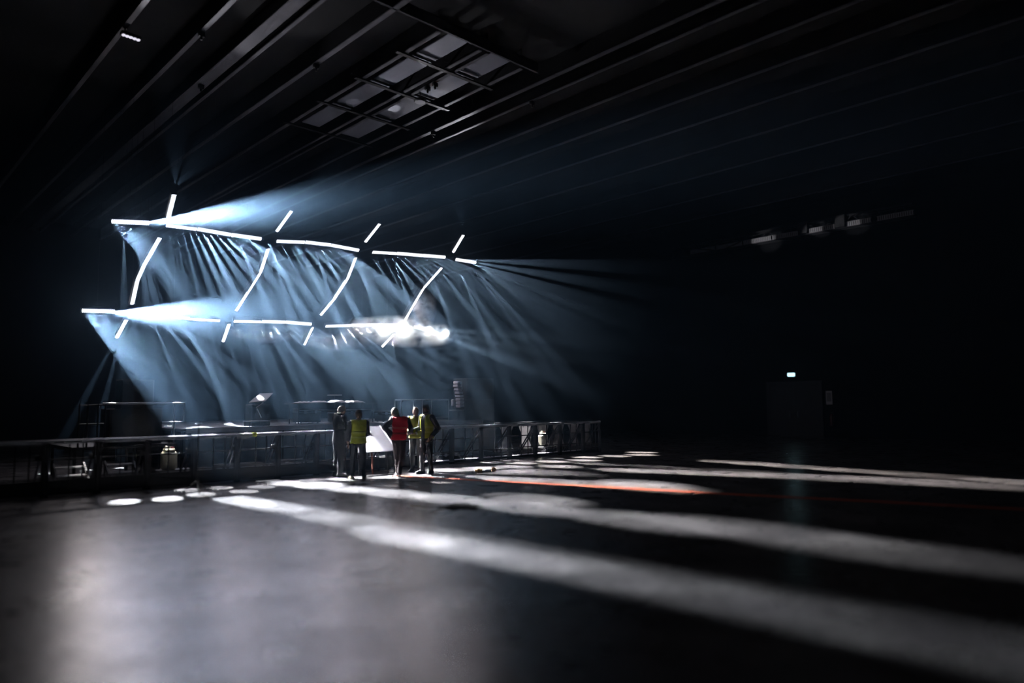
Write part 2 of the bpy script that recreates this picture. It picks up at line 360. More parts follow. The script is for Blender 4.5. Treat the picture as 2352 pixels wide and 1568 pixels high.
for x, y in [(9.19, 17.2), (7.38, 20.6), (14.5, 18.9), (15.23, 14.9), (6.28, 17.6), (12.25, 15.9), (12.25, 16.25)]:
    child(MB().box((x, y, 10.94), (.16, .10, .12), None, .01).tube((x, y, 10.9), (x, y, 10.80), .03), 'clamp', BLACK, CEILB)

# round disc fitting between the panels
t = thing('pendant_disc', 'round grey disc fitting hanging between the two roof panel strips', 'ceiling fitting', (12.35, 16.75, 10.72))
MB().lathe([(.16, .0), (.19, .02), (.19, .06), (.12, .09), (.03, .11)], n=20).build('rim', BLACK, t)
MB().lathe([(.05, -.012), (.155, -.008), (.155, 0), (.02, .0)], n=20).build('disc', mat('grey_disc', (.4, .4, .42), .6), t)
MB().tube((0, 0, .1), (0, 0, .3), .015).build('stem', DARKMET, t)

# work light clamped under a beam
t = thing('work_light', 'small lit five-cell work light clamped under a roof beam, upper left', 'work light', (4.97, 18.64, 10.79), rad(3))
MB().box((0, 0, .05), (.46, .16, .08), None, .01).build('lamp_housing', BLACK, t)
MB().bar((-.14, 0, .08), (-.14, 0, .2), .03).bar((-.19, 0, .2), (-.09, 0, .2), .06, .04).build('clamp', DARKMET, t)
WL = lens_mat('lavender_white_lamp', (.88, .85, 1), 1.1)
for k in range(5):
    c = MB(); g = bmesh.ops.create_icosphere(c.bm, subdivisions=2, radius=.043)
    bmesh.ops.transform(c.bm, matrix=Matrix.Translation((-.168+k*.084, -.01, .0)) @ Matrix.Diagonal((1, 1.5, .45, 1)), verts=g['verts'])
    c.build('lamp_cell', WL, t, True)

# ================================================================== FAR SIDE WALL
t = thing('wall_truss', 'long pale slatted truss high on the far side wall', 'truss', (X1-.45, 15.8, 9.95))
b = MB()
for z in (0, .55): b.bar((0, -5.6, z), (0, 6.2, z), .07); b.bar((.35, -5.6, z), (.35, 6.2, z), .07)
for k in range(12): b.bar((0, -5.6+k*1.05, 0), (0, -5.1+k*1.05, .55), .035); b.bar((0, -5.1+k*1.05, .55), (0, -4.6+k*1.05, 0), .035)
for y in (-5, -1, 3, 6): b.bar((.35, y, 0), (.45, y, 0), .06)
b.build('truss_frame', DARKMET, t)
LOUV = mat('pale_slat_metal', (.62, .6, .6), .45, .2)
lv = MB()
for k in range(16): lv.box((0, -.72+k*.096, 0), (.02, .06, .2))
lv.box((.012, 0, .1), (.02, 1.56, .02)); lv.box((.012, 0, -.1), (.02, 1.56, .02))
lvm = lv.mesh('slat_panel'); lvm.materials.append(LOUV)
for y in (-4.9, -3.1, -1.45, .15, 1.75, 3.35, 4.95):
    o = link('slat_panel', lvm, None, t); o.location = (-.06, y, .12)
for y in (-2.5, -.7): MB().box((-.08, y, .3), (.22, .5, .62), None, .03).build('lamp_box', BLACK, t)
cb = MB(); pts = [Vector((-.14, 5.6-.35*k, .30-.36*math.exp(-((k-5)/3.2)**2)+.028*max(0, k-8))) for k in range(18)]
cb.path(pts, .025, 6); cb.build('cable', BLACK, t)

DOORM = mat('charcoal_door_leaf', (.012, .012, .015), .6, 0, .2, 2)
b = MB().bb((X1-.05, 14.85, 0), (X1-.01, 17.45, 2.62)); d = b.build('door_1', DOORM); tag(d, 'dark double door under the lit sign', kind='structure')
b = MB(); b.bb((X1-.09, 14.73, 0), (X1, 14.85, 2.74)); b.bb((X1-.09, 17.45, 0), (X1, 17.57, 2.74)); b.bb((X1-.09, 14.85, 2.62), (X1, 17.45, 2.74))
b.build('door_frame', mat('grey_door_frame', (.02, .02, .023), .6), d)
MB().bb((X1-.075, 16.14, 0), (X1-.05, 16.16, 2.62)).build('meeting_stile', BLACK, d)
for y in (15.95, 16.35): MB().tube((X1-.12, y, .95), (X1-.12, y, 1.25), .015).build('handle', STEEL, d)
t = thing('lit_sign', 'small glowing blue-white sign box above the dark double door', 'sign', (X1-.07, 16.22, 2.98))
MB().box((.02, 0, .09), (.07, .44, .24), None, .01).build('sign_case', BLACK, t)
MB().box((-.02, 0, .09), (.02, .38, .18), None, .03).build('sign_face', lens_mat('blue_white_sign', (.5, .88, 1), 2.6), t)
t = thing('wall_notice', 'narrow pale notice plate on the wall beside the dark door', 'notice', (X1-.03, 14.42, 1.55))
MB().box((0, 0, .35), (.02, .3, .66), None, .005).build('plate', mat('pale_notice', (.55, .55, .56), .5), t)
MB().box((-.012, 0, .38), (.006, .2, .42)).build('print_panel', mat('grey_print', (.25, .25, .27), .6), t)
t = thing('fire_extinguisher', 'slim grey extinguisher on the wall below the pale notice', 'extinguisher', (X1-.12, 14.3, .55))
MB().lathe([(.03, 0), (.085, .02), (.09, .06), (.09, .46), (.06, .54), (.03, .57)], n=16).build('cylinder', mat('dull_red', (.12, .03, .03), .4), t, True)
MB().tube((0, 0, .56), (0, 0, .64), .02).bar((0, -.1, .65), (0, .06, .65), .03, .02).build('valve', DARKMET, t)
MB().path([(0, -.08, .63), (-.02, -.12, .5), (-.02, -.12, .2)], .012, 6).build('hose', BLACK, t)
t = thing('exit_sign', 'small green lit sign on a post behind the stage, right of the speakers', 'sign', (28.26, 31.95, .72))
MB().bb((-.02, .05, -.72), (.02, .09, .4)).box((0, .07, -.71), (.4, .4, .02)).build('post', DARKMET, t)
MB().box((0, .02, .22), (.28, .06, .46), None, .01).build('sign_case', BLACK, t)
MB().box((0, -.02, .22), (.22, .02, .40), None, .006).build('sign_face', lens_mat('green_sign', (.35, 1, .62), .9), t)

# ================================================================== STAGE
DECK = mat('black_stage_deck', (.035, .034, .036), .5, 0, .3, 3, .1, 40)
t = thing('stage', 'black stage platform with pale edge trim behind the crowd barrier', 'stage', (6.7, 19, 0))
st = t
for i in range(5):
    for j in range(5):
        MB().bb((i*2+.004, j*2+.004, 1.10), (i*2+1.996, j*2+1.996, 1.17)).build('deck_panel', DECK, t)
MB().bb((0, -.03, 1.06), (10, 0, 1.19)).build('edge_trim', mat('scuffed_edge_trim', (.35, .35, .38), .4, .5, .3, 5), t)
for i in range(6):
    for j in range(0, 6, 1): MB().bb((i*2-.03 if i else 0, j*2 if j < 5 else 9.94, 0), (i*2+.03, j*2+.06 if j < 5 else 10, 1.10)).build('leg', DARKMET, t)
# cloth skirt between stage and barrier
CLOTH = mat('grey_cloth', (.85, .84, .9), .85, 0, .25, 3)
def cloth(x0, x1, y, z0, z1, folds, amp, seed, gather=0):
    q = random.Random(seed); nx, nzr = max(8, int((x1-x0)*26)), 8; bm = bmesh.new(); g = []
    ph = q.random()*6
    for j in range(nzr+1):
        v = j/nzr; row = []
        for i in range(nx+1):
            u = i/nx; x = x0+(x1-x0)*u
            if gather: x = (x0+x1)/2+(x-(x0+x1)/2)*(1-gather*math.sin(PI*v)**2*.9)
            yy = y+amp*(math.sin(u*folds*2*PI+ph)+.5*math.sin(u*folds*3.7+ph*2+v))*(1.1-.5*v)
            row.append(bm.verts.new((x, yy, z0+(z1-z0)*v)))
        g.append(row)
    for j in range(nzr):
        for i in range(nx): bm.faces.new((g[j][i], g[j][i+1], g[j+1][i+1], g[j+1][i]))
    bmesh.ops.solidify(bm, geom=bm.faces[:], thickness=.006)
    me = bpy.data.meshes.new('cloth'); bm.to_mesh(me); bm.free()
    for p in me.polygons: p.use_smooth = True
    return me
edges = [6.75, 8.0, 9.25, 10.55, 11.8, 13.05, 14.2, 15.35, 16.5]
for k, (a, b_) in enumerate(zip(edges, edges[1:])):
    o = link('skirt_panel', cloth(a+.02, b_-.02, 18.86, .02, 1.05, 5, .022, k), CLOTH)
    tag(o, 'grey cloth skirt along the stage front, panel %s from its left end' % ['first', 'second', 'third', 'fourth', 'fifth', 'sixth', 'seventh', 'eighth'][k], 'stage skirt', 'cloth panels of the stage skirt')
# gathered pale cloths hung on a rail right of the stage
t = thing('cloth_rail', 'dark pipe rail holding the gathered pale cloths right of the stage', 'rail', (16.7, 18.3, 0))
b = MB(); b.tube((0, 0, 1.08), (5.2, 0, 1.08), .02)
b.build('top_pipe', DARKMET, t)
for x in (0, 1.75, 3.5, 5.2): MB().tube((x, .0, 0), (x, 0, 1.08), .018).box((x, 0, .01), (.3, .3, .02)).build('upright', DARKMET, t)
for k, x in enumerate((16.85, 17.75, 18.65, 19.5, 20.35, 21.1)):
    o = link('gathered_cloth', cloth(x, x+.7, 18.24, .12, 1.05, 4, .025, 40+k, .55), CLOTH)
    tag(o, 'pale cloth tied at its middle on the pipe rail, %s from its left end' % ['first', 'second', 'third', 'fourth', 'fifth', 'sixth'][k], 'cloth', 'gathered cloths on the pipe rail')

# ================================================================== CROWD BARRIER
BX = [2.3, 3.2, 4.12, 5.07, 6.03, 7.02, 8.02, 9.05, 10.1, 11.2, 12.3, 13.43, 14.58, 15.77, 16.95, 18.14, 19.35, 20.3]
BARM = mat('dark_barrier_paint', (.018, .018, .024), .42, .3, .4, 5)
TREAD = mat('pale_tread_plate', (.62, .62, .66), .6, .1, .25, 6)  # colour made pale so the foot plates throw light onto the skirt
RAILM = mat('bare_barrier_rail', (.5, .5, .54), .4, .6, .3, 7)
ordw = ['first', 'second', 'third', 'fourth', 'fifth', 'sixth', 'seventh', 'eighth', 'ninth', 'tenth', 'eleventh', 'twelfth', 'thirteenth', 'fourteenth', 'fifteenth', 'sixteenth', 'seventeenth']
for k, (a, b_) in enumerate(zip(BX, BX[1:])):
    L = b_-a
    t = thing('crowd_barrier', 'dark metal crowd barrier section, %s from the left end of the line' % ordw[k], 'barrier', (a, 16.6, 0), 0, 'crowd barrier sections in front of the stage')
    for x in (.035, L-.035): MB().bb((x-.03, -.03, 0), (x+.03, .05, 1.04)).build('post', BARM, t)
    MB().tube((.005, 0, 1.07), (L-.005, 0, 1.07), .035, 10).bb((.01, -.03, 1.02), (L-.01, .05, 1.05)).build('top_rail', RAILM, t)
    for z in (.72, .35): MB().bb((.065, -.015, z-.014), (L-.065, .015, z+.014)).build('cross_rail', BARM, t)
    for x in (L*.44, L*.70): MB().bb((x-.011, -.012, .06), (x+.011, .012, 1.02)).build('bar', BARM, t)
    MB().bb((.065, -.02, .03), (L-.065, .02, .10 if k > 9 else .32)).build('kick_plate', BARM, t)
    MB().bb((.0, .05, .0), (L, .95, .035)).build('foot_plate', TREAD, t)
    for x in (.05, L-.05): MB().bar((x, .05, .98), (x, .85, .04), .04, .03).build('rear_brace', BARM, t)
    MB().box((L-.12, -.02, .77), (.12, .06, .08), None, .008).build('latch', BLACK, t)

# ------------------------------------------------------------------ things between barrier and stage
def stairs(x, y, label):
    t = thing('stage_steps', label, 'steps', (x, y, 0))
    for k, z in enumerate((.12, .28, .44)):
        MB().box((0, .14+k*.2, z), (.56, .2, .03), None, .004).build('tread', mat('pale_tread', (.55, .55, .55), .5, 0, .2, 9) if not k else bpy.data.materials['pale_tread'], t)
    for s in (-1, 1): MB().bar((s*.29, 0, .04), (s*.29, .62, .5), .03, .09).bb((s*.29-.015, .58, 0), (s*.29+.015, .62, .46)).build('side_rail', DARKMET, t)
stairs(3.95, 17.6, 'low set of steps with pale treads behind the barrier, far left')
stairs(4.95, 17.6, 'low set of steps with pale treads, between the other steps and the water canister')
CASE = mat('black_flight_case', (.02, .02, .022), .5, 0, .3, 6)
def case(x, y, d, label, z=0, rz=0, grp=None):
    t = thing('flight_case', label, 'case', (x, y, z), rz, grp)
    w_, l_, h_ = d
    MB().box((0, 0, h_*.36+.03), (w_-.01, l_-.01, h_*.7), None, .01).build('body', CASE, t)
    MB().box((0, 0, h_*.87+.03), (w_-.01, l_-.01, h_*.26), None, .01).build('lid', CASE, t)
    MB().box((0, 0, h_*.725+.03), (w_, l_, .025)).build('edge_strip', STEEL, t)
    for s in (-1, 1): MB().box((s*w_*.25, -l_/2, h_*.72+.03), (.09, .02, .09), None, .004).build('latch', STEEL, t)
    b = MB()
    for sx in (-1, 1):
        for sy in (-1, 1): b.tube((sx*(w_/2-.08)-.015, sy*(l_/2-.08), .03), (sx*(w_/2-.08)+.015, sy*(l_/2-.08), .03), .03)
    b.build('castors', BLACK, t); return t
t = thing('pallet_box', 'low pale crate under the yellowish water canister', 'crate', (6.02, 17.7, 0))
PALE = mat('pale_painted_wood', (.5, .5, .5), .6, 0, .2, 8)
MB().bb((-.36, -.25, .04), (.36, .25, .09)).build('bottom_board', PALE, t)
MB().bb((-.32, -.23, .09), (.32, .23, .24)).build('side_wall', CASE, t)
MB().bb((-.36, -.25, .24), (.36, .25, .28)).build('top_board', PALE, t)
for x in (-.28, .28): MB().bb((x-.05, -.25, 0), (x+.05, .25, .04)).build('foot', DARKMET, t)
def canister(x, y, z, s, label, colr, rz=0):
    t = thing('water_canister', label, 'canister', (x, y, z), rz)
    m_ = mat('canister_plastic', colr, .45); b = MB()
    b.box((0, 0, .2*s), (.30*s, .24*s, .40*s), None, .045*s); b.box((0, 0, .425*s), (.22*s, .16*s, .06*s), None, .025*s)
    b.build('body', m_, t, False)
    MB().tube((.07*s, 0, .45*s), (.07*s, 0, .49*s), .035*s, 12).build('cap', mat('red_cap', (.4, .05, .05), .5), t)
    MB().path([(-.11*s, 0, .44*s), (-.08*s, 0, .50*s), (.0, 0, .50*s), (.03*s, 0, .44*s)], .013*s, 6).build('handle', m_, t)
canister(5.87, 17.7, .28, 1.08, 'yellowish white water canister on the pale crate behind the left barrier', (.72, .68, .5))
case(18.6, 17.75, (.7, .5, .2), 'low black case under the white canister behind the right barrier')
canister(18.5, 17.75, .23, 1.05, 'white water canister on the low black case behind the right barrier', (.85, .85, .7))
case(12.0, 17.8, (.9, .55, .22), 'low black case behind the barrier, behind the man in the dark jacket')
case(14.2, 17.85, (.8, .5, .20), 'low black case behind the barrier, right of the group of people')
case(16.4, 17.8, (.9, .5, .22), 'low black case behind the barrier, left of the white canister')
case(7.6, 17.85, (1.1, .5, .28), 'long black case behind the barrier, right of the water canister')
case(9.0, 17.85, (1.0, .5, .30), 'black case behind the barrier, behind the man with grey hair')

# ------------------------------------------------------------------ side platform with railings and speaker stack (left)
t = thing('side_platform', 'black side platform with handrails left of the stage', 'platform', (4.3, 19.5, 0))
MB().bb((0, 0, .72), (2.36, 2.4, .80)).build('deck', DECK, t)
for x in (.05, 1.18, 2.3):
    for y in (.05, 2.3): MB().bb((x-.03, y-.03, 0), (x+.03, y+.03, .72)).build('leg', DARKMET, t)
for xs in ((.6, 1.15), (1.75, 2.5)):
    pass
b = MB(); b.tube((.6, 0, 1.83), (2.52, 0, 1.83), .025); b.build('hand_rail', ALU, t)
b = MB(); b.tube((1.98, 0, 1.34), (2.52, 0, 1.34), .022); b.build('knee_rail', ALU, t)
b = MB(); b.tube((.08, 0, 1.78), (.6, 0, 1.80), .02); b.tube((.08, 0, 1.34), (.66, 0, 1.34), .02); b.build('hand_rail', DARKMET, t)
for x, z0, m_ in ((.1, .8, DARKMET), (.28, .8, DARKMET), (.5, .8, DARKMET), (.66, .8, DARKMET), (2.27, .8, ALU)): MB().tube((x, 0, z0), (x, 0, 1.83), .022).build('rail_post', m_, t)
MB().tube((2.51, 0, 1.34), (2.51, 0, 1.83), .022).build('rail_post', ALU, t)
GRILL = mat('black_speaker_grille', (.018, .02, .024), .7, 0, .2, 40)
def speaker(x, y, z, d, label, n_driver=2, rz=0):
    t = thing('loudspeaker', label, 'speaker', (x, y, z), rz); w_, l_, h_ = d
    MB().box((0, 0, h_/2), (w_, l_, h_), None, .015).build('cabinet', BLACK, t)
    MB().box((0, -l_/2-.008, h_/2), (w_-.06, .02, h_-.06), None, .006).build('grille', GRILL, t)
    for k in range(n_driver):
        c = MB().tube((0, -l_/2-.016, h_*(k+.5)/n_driver), (0, -l_/2-.022, h_*(k+.5)/n_driver), min(w_, h_/n_driver)*.36, 20); c.build('driver', DARKMET, t)
    for s in (-1, 1): MB().box((s*w_/2, 0, h_*.6), (.012, .14, .05), None, .003).build('handle', DARKMET, t)
speaker(5.78, 20.3, .80, (1.25, .8, .90), 'wide black subwoofer on the side platform, under the tall speaker', 1)
speaker(5.80, 20.2, 1.70, (.76, .6, .74), 'tall black speaker on the wide subwoofer, left of the stage', 2)
speaker(17.3, 20.2, 0, (1.5, .9, 1.12), 'black bass speaker at the bottom of the stack right of the stage', 1)
speaker(17.35, 20.2, 1.12, (1.35, .85, .78), 'black speaker in the middle of the stack right of the stage', 2)
speaker(17.38, 20.2, 1.90, (1.28, .8, .78), 'black speaker on top of the stack right of the stage', 2)
# curved array of small cabinets at the left edge of that stack
ARR = mat('grey_array_front', (.6, .56, .6), .4, .3, .3, 9)
t = thing('array_column', 'curved column of small grey speaker modules beside the right stack', 'speaker', (16.42, 19.95, 1.62))
for k in range(8):
    z = .06+k*.118; x = .10-.0035*(k*k) if k < 6 else -.03+.02*(k-6)
    MB().box((x, 0, z), (.20, .26, .095), Matrix.Rotation(rad(-6+k*2), 3, 'Y'), .012).build('module', ARR, t)
MB().bar((.12, .1, -.1), (.12, .1, 1.0), .03).build('back_bar', DARKMET, t)
t = thing('array_stand', 'dark stand carrying the curved column of speaker modules', 'stand', (16.5, 20.0, 1.17))
MB().tube((0, 0, 0), (0, 0, .34), .03).build('pole', DARKMET, t)
MB().box((0, 0, .01), (.34, .34, .02), None, .004).build('base', DARKMET, t)
MB().box((-.14, -.05, .36), (.44, .3, .03), None, .004).build('shelf', ALU, t)
t = thing('white_highlight_box', 'small upright white box standing for a highlight at the riser rail end', 'box', (16.55, 20.4, 1.17))
MB().tube((0, 0, 0), (0, 0, .52), .012).box((0, 0, .01), (.2, .2, .02)).build('stand', DARKMET, t)
MB().box((0, 0, .63), (.10, .10, .24), None, .02).build('box_body', mat('highlight_white', (.9, .9, .9), .4), t)  # white box put in for a bright upright highlight

# ------------------------------------------------------------------ things standing on the stage
t = thing('equipment_table', 'long dark trestle table on the stage with pale covers on it', 'table', (10.7, 20.75, 1.17))
MB().box((1.35, .35, .63), (3.0, .8, .04), None, .006).build('table_top', BLACK, t)
for x in (.0, 2.7):
    for y in (.05, .65): MB().bar((x, y, .61), (x, y, 0), .035).build('leg', DARKMET, t)
MB().bar((0, .05, .42), (2.7, .05, .42), .03).build('front_bar', ALU, t)
COVER = mat('white_dust_cover', (.85, .84, .86), .6, 0, .1, 6)
for k, (x, w_, h_) in enumerate([(10.95, .42, .04), (11.5, .5, .06), (12.15, .55, .08), (12.75, .62, .07)]):
    bm = bmesh.new(); bmesh.ops.create_grid(bm, x_segments=16, y_segments=10, size=.5)
    for v in bm.verts:
        e = max(abs(v.co.x), abs(v.co.y))*2
        v.co.z = h_*(1-max(0, e-.55)*1.9)+.012*math.sin(v.co.x*17+k)*math.cos(v.co.y*11); v.co.x *= w_; v.co.y *= .55
        v.co.z = max(v.co.z, .004)
    bmesh.ops.solidify(bm, geom=bm.faces[:], thickness=.004)
    me = bpy.data.meshes.new('cover'); bm.to_mesh(me); bm.free()
    for p in me.polygons: p.use_smooth = True
    o = link('dust_cover', me, COVER); o.location = (x, 21.0, 1.825)
    tag(o, 'white dust cover on the long stage table, %s from its left end' % ordw[k], 'cover', 'white dust covers on the stage table')
case(11.3, 21.4, (.75, .5, .46), 'black case under the long stage table, left one', 1.17)
case(12.6, 21.4, (.85, .5, .40), 'black case under the long stage table, right one', 1.17)
case(13.8, 20.6, (.6, .5, .34), 'black case on the stage right of the long table', 1.17)
t = thing('plate_stand', 'thin stand with a flat pale tray behind the long stage table', 'stand', (12.5, 21.75, 1.17))
MB().tube((0, 0, .02), (0, 0, .90), .012).box((0, 0, .01), (.26, .26, .02)).build('pole', DARKMET, t)
MB().box((0, 0, .915), (.42, .26, .02), None, .004).build('tray', ALU, t)
WHITE = mat('white_board_face', (.8, .8, .84), .5)
t = thing('music_stand', 'music stand with a slanted white desk on the stage', 'music stand', (9.1, 19.95, 1.17))
b = MB(); b.poly([(-.42, -.14, .68), (.02, -.22, .72), (.40, .10, .95), (.02, .16, .93)], Vector((.003, .02, -.022))); b.build('desk', WHITE, t)
MB().path([(.0, .0, .80), (.06, .02, .66), (-.14, -.02, .52), (.02, .0, .22)], .016, 6).build('arm', ALU, t)
for a_ in (0, 120, 240): MB().tube((.02, 0, .24), (.02+.24*math.cos(rad(a_)), .24*math.sin(rad(a_)), .01), .012).build('leg', DARKMET, t)
t = thing('side_table', 'small low table with a pale top in front of the music stand', 'table', (8.75, 19.45, 1.17))
MB().box((0, 0, .15), (.62, .4, .02), None, .004).build('table_top', mat('pale_table_top', (.6, .6, .62), .35), t)
for sx in (-1, 1):
    for sy in (-1, 1): MB().bar((sx*.27, sy*.16, .14), (sx*.27, sy*.16, 0), .02).build('leg', DARKMET, t)
speaker(9.25, 20.5, 1.17, (.55, .5, .62), 'small black speaker on the stage behind the music stand', 1)
t = thing('riser_rail', 'grey pipe railing on the stage behind the people, right of the table', 'railing', (14.4, 20.95, 1.17))
MB().tube((0, 0, .74), (2.4, 0, .74), .02).build('top_rail', ALU, t)
MB().tube((0, 0, .10), (2.4, 0, .10), .014).build('bottom_rail', ALU, t)
for x in (0, .27, .80, 1.19, 1.6, 2.4): MB().tube((x, 0, 0), (x, 0, .74), .016).build('rail_post', ALU, t)

# ------------------------------------------------------------------ on and in front of the barrier
t = thing('thin_stand', 'thin black tripod stand on the floor in front of the barrier', 'stand', (5.55, 15.05, 0))
MB().tube((0, 0, .16), (.0, 0, 1.36), .011).build('pole', BLACK, t)
for a_ in (20, 140, 260): MB().tube((0, 0, .26), (.27*math.cos(rad(a_)), .27*math.sin(rad(a_)), .012), .010).build('leg', BLACK, t)
MB().bar((-.07, 0, 1.36), (.07, 0, 1.36), .02).build('cross_arm', BLACK, t)
for s in (-1, 1): MB().ball((s*.055, 0, 1.385), .02).build('knob', ALU, t)
bm = MB()
for k in range(9):
    x = 7.0+k*.032; c = Vector((x, 16.6, 1.05)); pts = [c+Vector((.012*math.sin(q), .055*math.cos(q*PI/5), .068*math.sin(q*PI/5))) for q in range(11)]
    bm.path(pts, .010, 5)
bm.path([(7.12, 16.53, 1.0), (7.14, 16.52, .9), (7.10, 16.53, .8)], .008, 5)
o = bm.build('cable_coil', mat('white_cable', (.6, .6, .6), .5)); tag(o, 'whitish cable wound round the barrier top rail', 'cable')
bm = MB()
for k in range(6):
    a0 = k*PI/3; bm.poly([(7.36, 16.6+.045*math.cos(a0), 1.07+.045*math.sin(a0)), (7.36, 16.6+.045*math.cos(a0+PI/3), 1.07+.045*math.sin(a0+PI/3)), (7.36, 16.6+.062*math.cos(a0+PI/3), 1.07+.062*math.sin(a0+PI/3)), (7.36, 16.6+.062*math.cos(a0), 1.07+.062*math.sin(a0))], Vector((.10, 0, 0)))
o = bm.build('tape_roll', mat('yellow_tape', (.8, .85, .08), .5)); tag(o, 'roll of yellow tape on the barrier top rail beside the white cable', 'tape')

# tilted white board on its trestle
t = thing('slanted_board', 'large slanted white board on a trestle between the people', 'board', (10.2, 16.0, 0))
e1 = Vector((0, .8, .62)).normalized(); nrm = Vector((0, -.62, .8)).normalized()
Rm = Matrix((Vector((1, 0, 0)), e1, nrm)).transposed()
MB().box((0, 0, .86), (1.2, 1.01, .03), Rm, .008).build('panel', mat('scuffed_white_board', (.24, .235, .26), .45, 0, .12, 2.5), t)
for s in (-1, 1): MB().box(Vector((s*.585, 0, .87))+nrm*.01, (.035, 1.03, .045), Rm, .008).build('edge_trim', mat('pale_edge', (.8, .8, .85), .4) if s < 0 else bpy.data.materials['pale_edge'], t)
for x, mm in ((-.12, mat('reddish_brown_wood', (.22, .07, .05), .6)), (.34, DARKMET), (-.5, DARKMET), (.52, DARKMET)):
    MB().bar((x, -.32, .58), (x-.02, -.42, 0), .035).build('leg', mm, t)
for x in (-.5, .5): MB().bar((x, .34, 1.08), (x, .3, 0), .035).build('leg', DARKMET, t)
MB().bar((-.55, -.3, .57), (.55, -.3, .57), .04).bar((-.55, .3, 1.02), (.55, .3, 1.02), .04).build('cross_bar', DARKMET, t)
MB().box(Vector((.12, .22, 1.045))+nrm*.02, (.11, .09, .006), Rm).build('sticker', mat('round_white_label', (.95, .95, .95), .5), t)

# floor marks and litter
def sheet(name, pts, z, m_, label, cat, th=.003):
    o = MB().poly([(x, y, z) for x, y in pts], Vector((0, 0, th))).build(name, m_); return tag(o, label, cat)
sheet('floor_tape', [(10.10, 14.9), (10.34, 14.8), (10.84, 13.3), (11.72, 10.3), (12.50, 7.5), (13.5, 4.4), (15.15, -1.2), (14.98, -1.25), (13.3, 4.4), (12.27, 7.5), (11.48, 10.3), (10.6, 13.3)], .002,
      mat('orange_red_tape', (.75, .13, .045), .45, 0, .25, 6), 'wide orange-red tape line running across the concrete floor', 'tape')
q = random.Random(5)
def blotch(cx, cy_, rx, ry, n=26, rot=0):
    o = []
    for k in range(n):
        a_ = 2*PI*k/n; r_ = .55+.55*q.random(); x, y = rx*r_*math.cos(a_), ry*r_*math.sin(a_)
        o.append((cx+x*math.cos(rot)-y*math.sin(rot), cy_+x*math.sin(rot)+y*math.cos(rot)))
    return o
WET = mat('dark_floor_patch', (.005, .005, .006), .95, spec=.05)
sheet('floor_patch', blotch(7.95, 9.55, .52, .42, 30, .6), .0015, WET, 'large ragged dark patch in the middle of the light stripe', 'floor patch')
sheet('floor_patch', blotch(9.45, 10.2, .45, .12, 18, -.2), .0015, WET, 'thin long dark floor patch just beyond the large ragged one', 'floor patch')
sheet('floor_patch', blotch(10.25, 8.7, .26, .14, 18, -.4), .0015, WET, 'small dark floor patch closest to the orange tape line', 'floor patch')
def crumple(name, c, r_, colr, label, cat, seed):
    bm = bmesh.new(); bmesh.ops.create_icosphere(bm, subdivisions=3, radius=1); qq = random.Random(seed)
    for v in bm.verts:
        k = 1+.45*noise.noise(v.co*2.3+Vector((seed, 0, 0))); v.co = Vector((v.co.x*r_[0]*k, v.co.y*r_[1]*k, max(-.98, v.co.z)*r_[2]*k)); v.co.z = max(v.co.z, -r_[2]*.8)
    me = bpy.data.meshes.new(name); bm.to_mesh(me); bm.free(); o = link(name, me, mat(name+'_stuff', colr, .6)); o.location = (c[0], c[1], c[2]+r_[2]*.8)
    return tag(o, label, cat)
crumple('crumpled_wrapper', (12.25, 14.05, 0), (.10, .07, .05), (.75, .45, .12), 'crumpled orange wrapper on the floor right of the people', 'litter', 1)
crumple('paper_scrap', (12.45, 13.97, 0), (.13, .06, .04), (.85, .85, .9), 'crumpled white paper beside the orange wrapper', 'litter', 2)
crumple('rag', (12.66, 13.93, 0), (.07, .06, .06), (.6, .38, .2), 'small brown rag at the end of the litter by the wrapper', 'litter', 3)

SMOKE = True

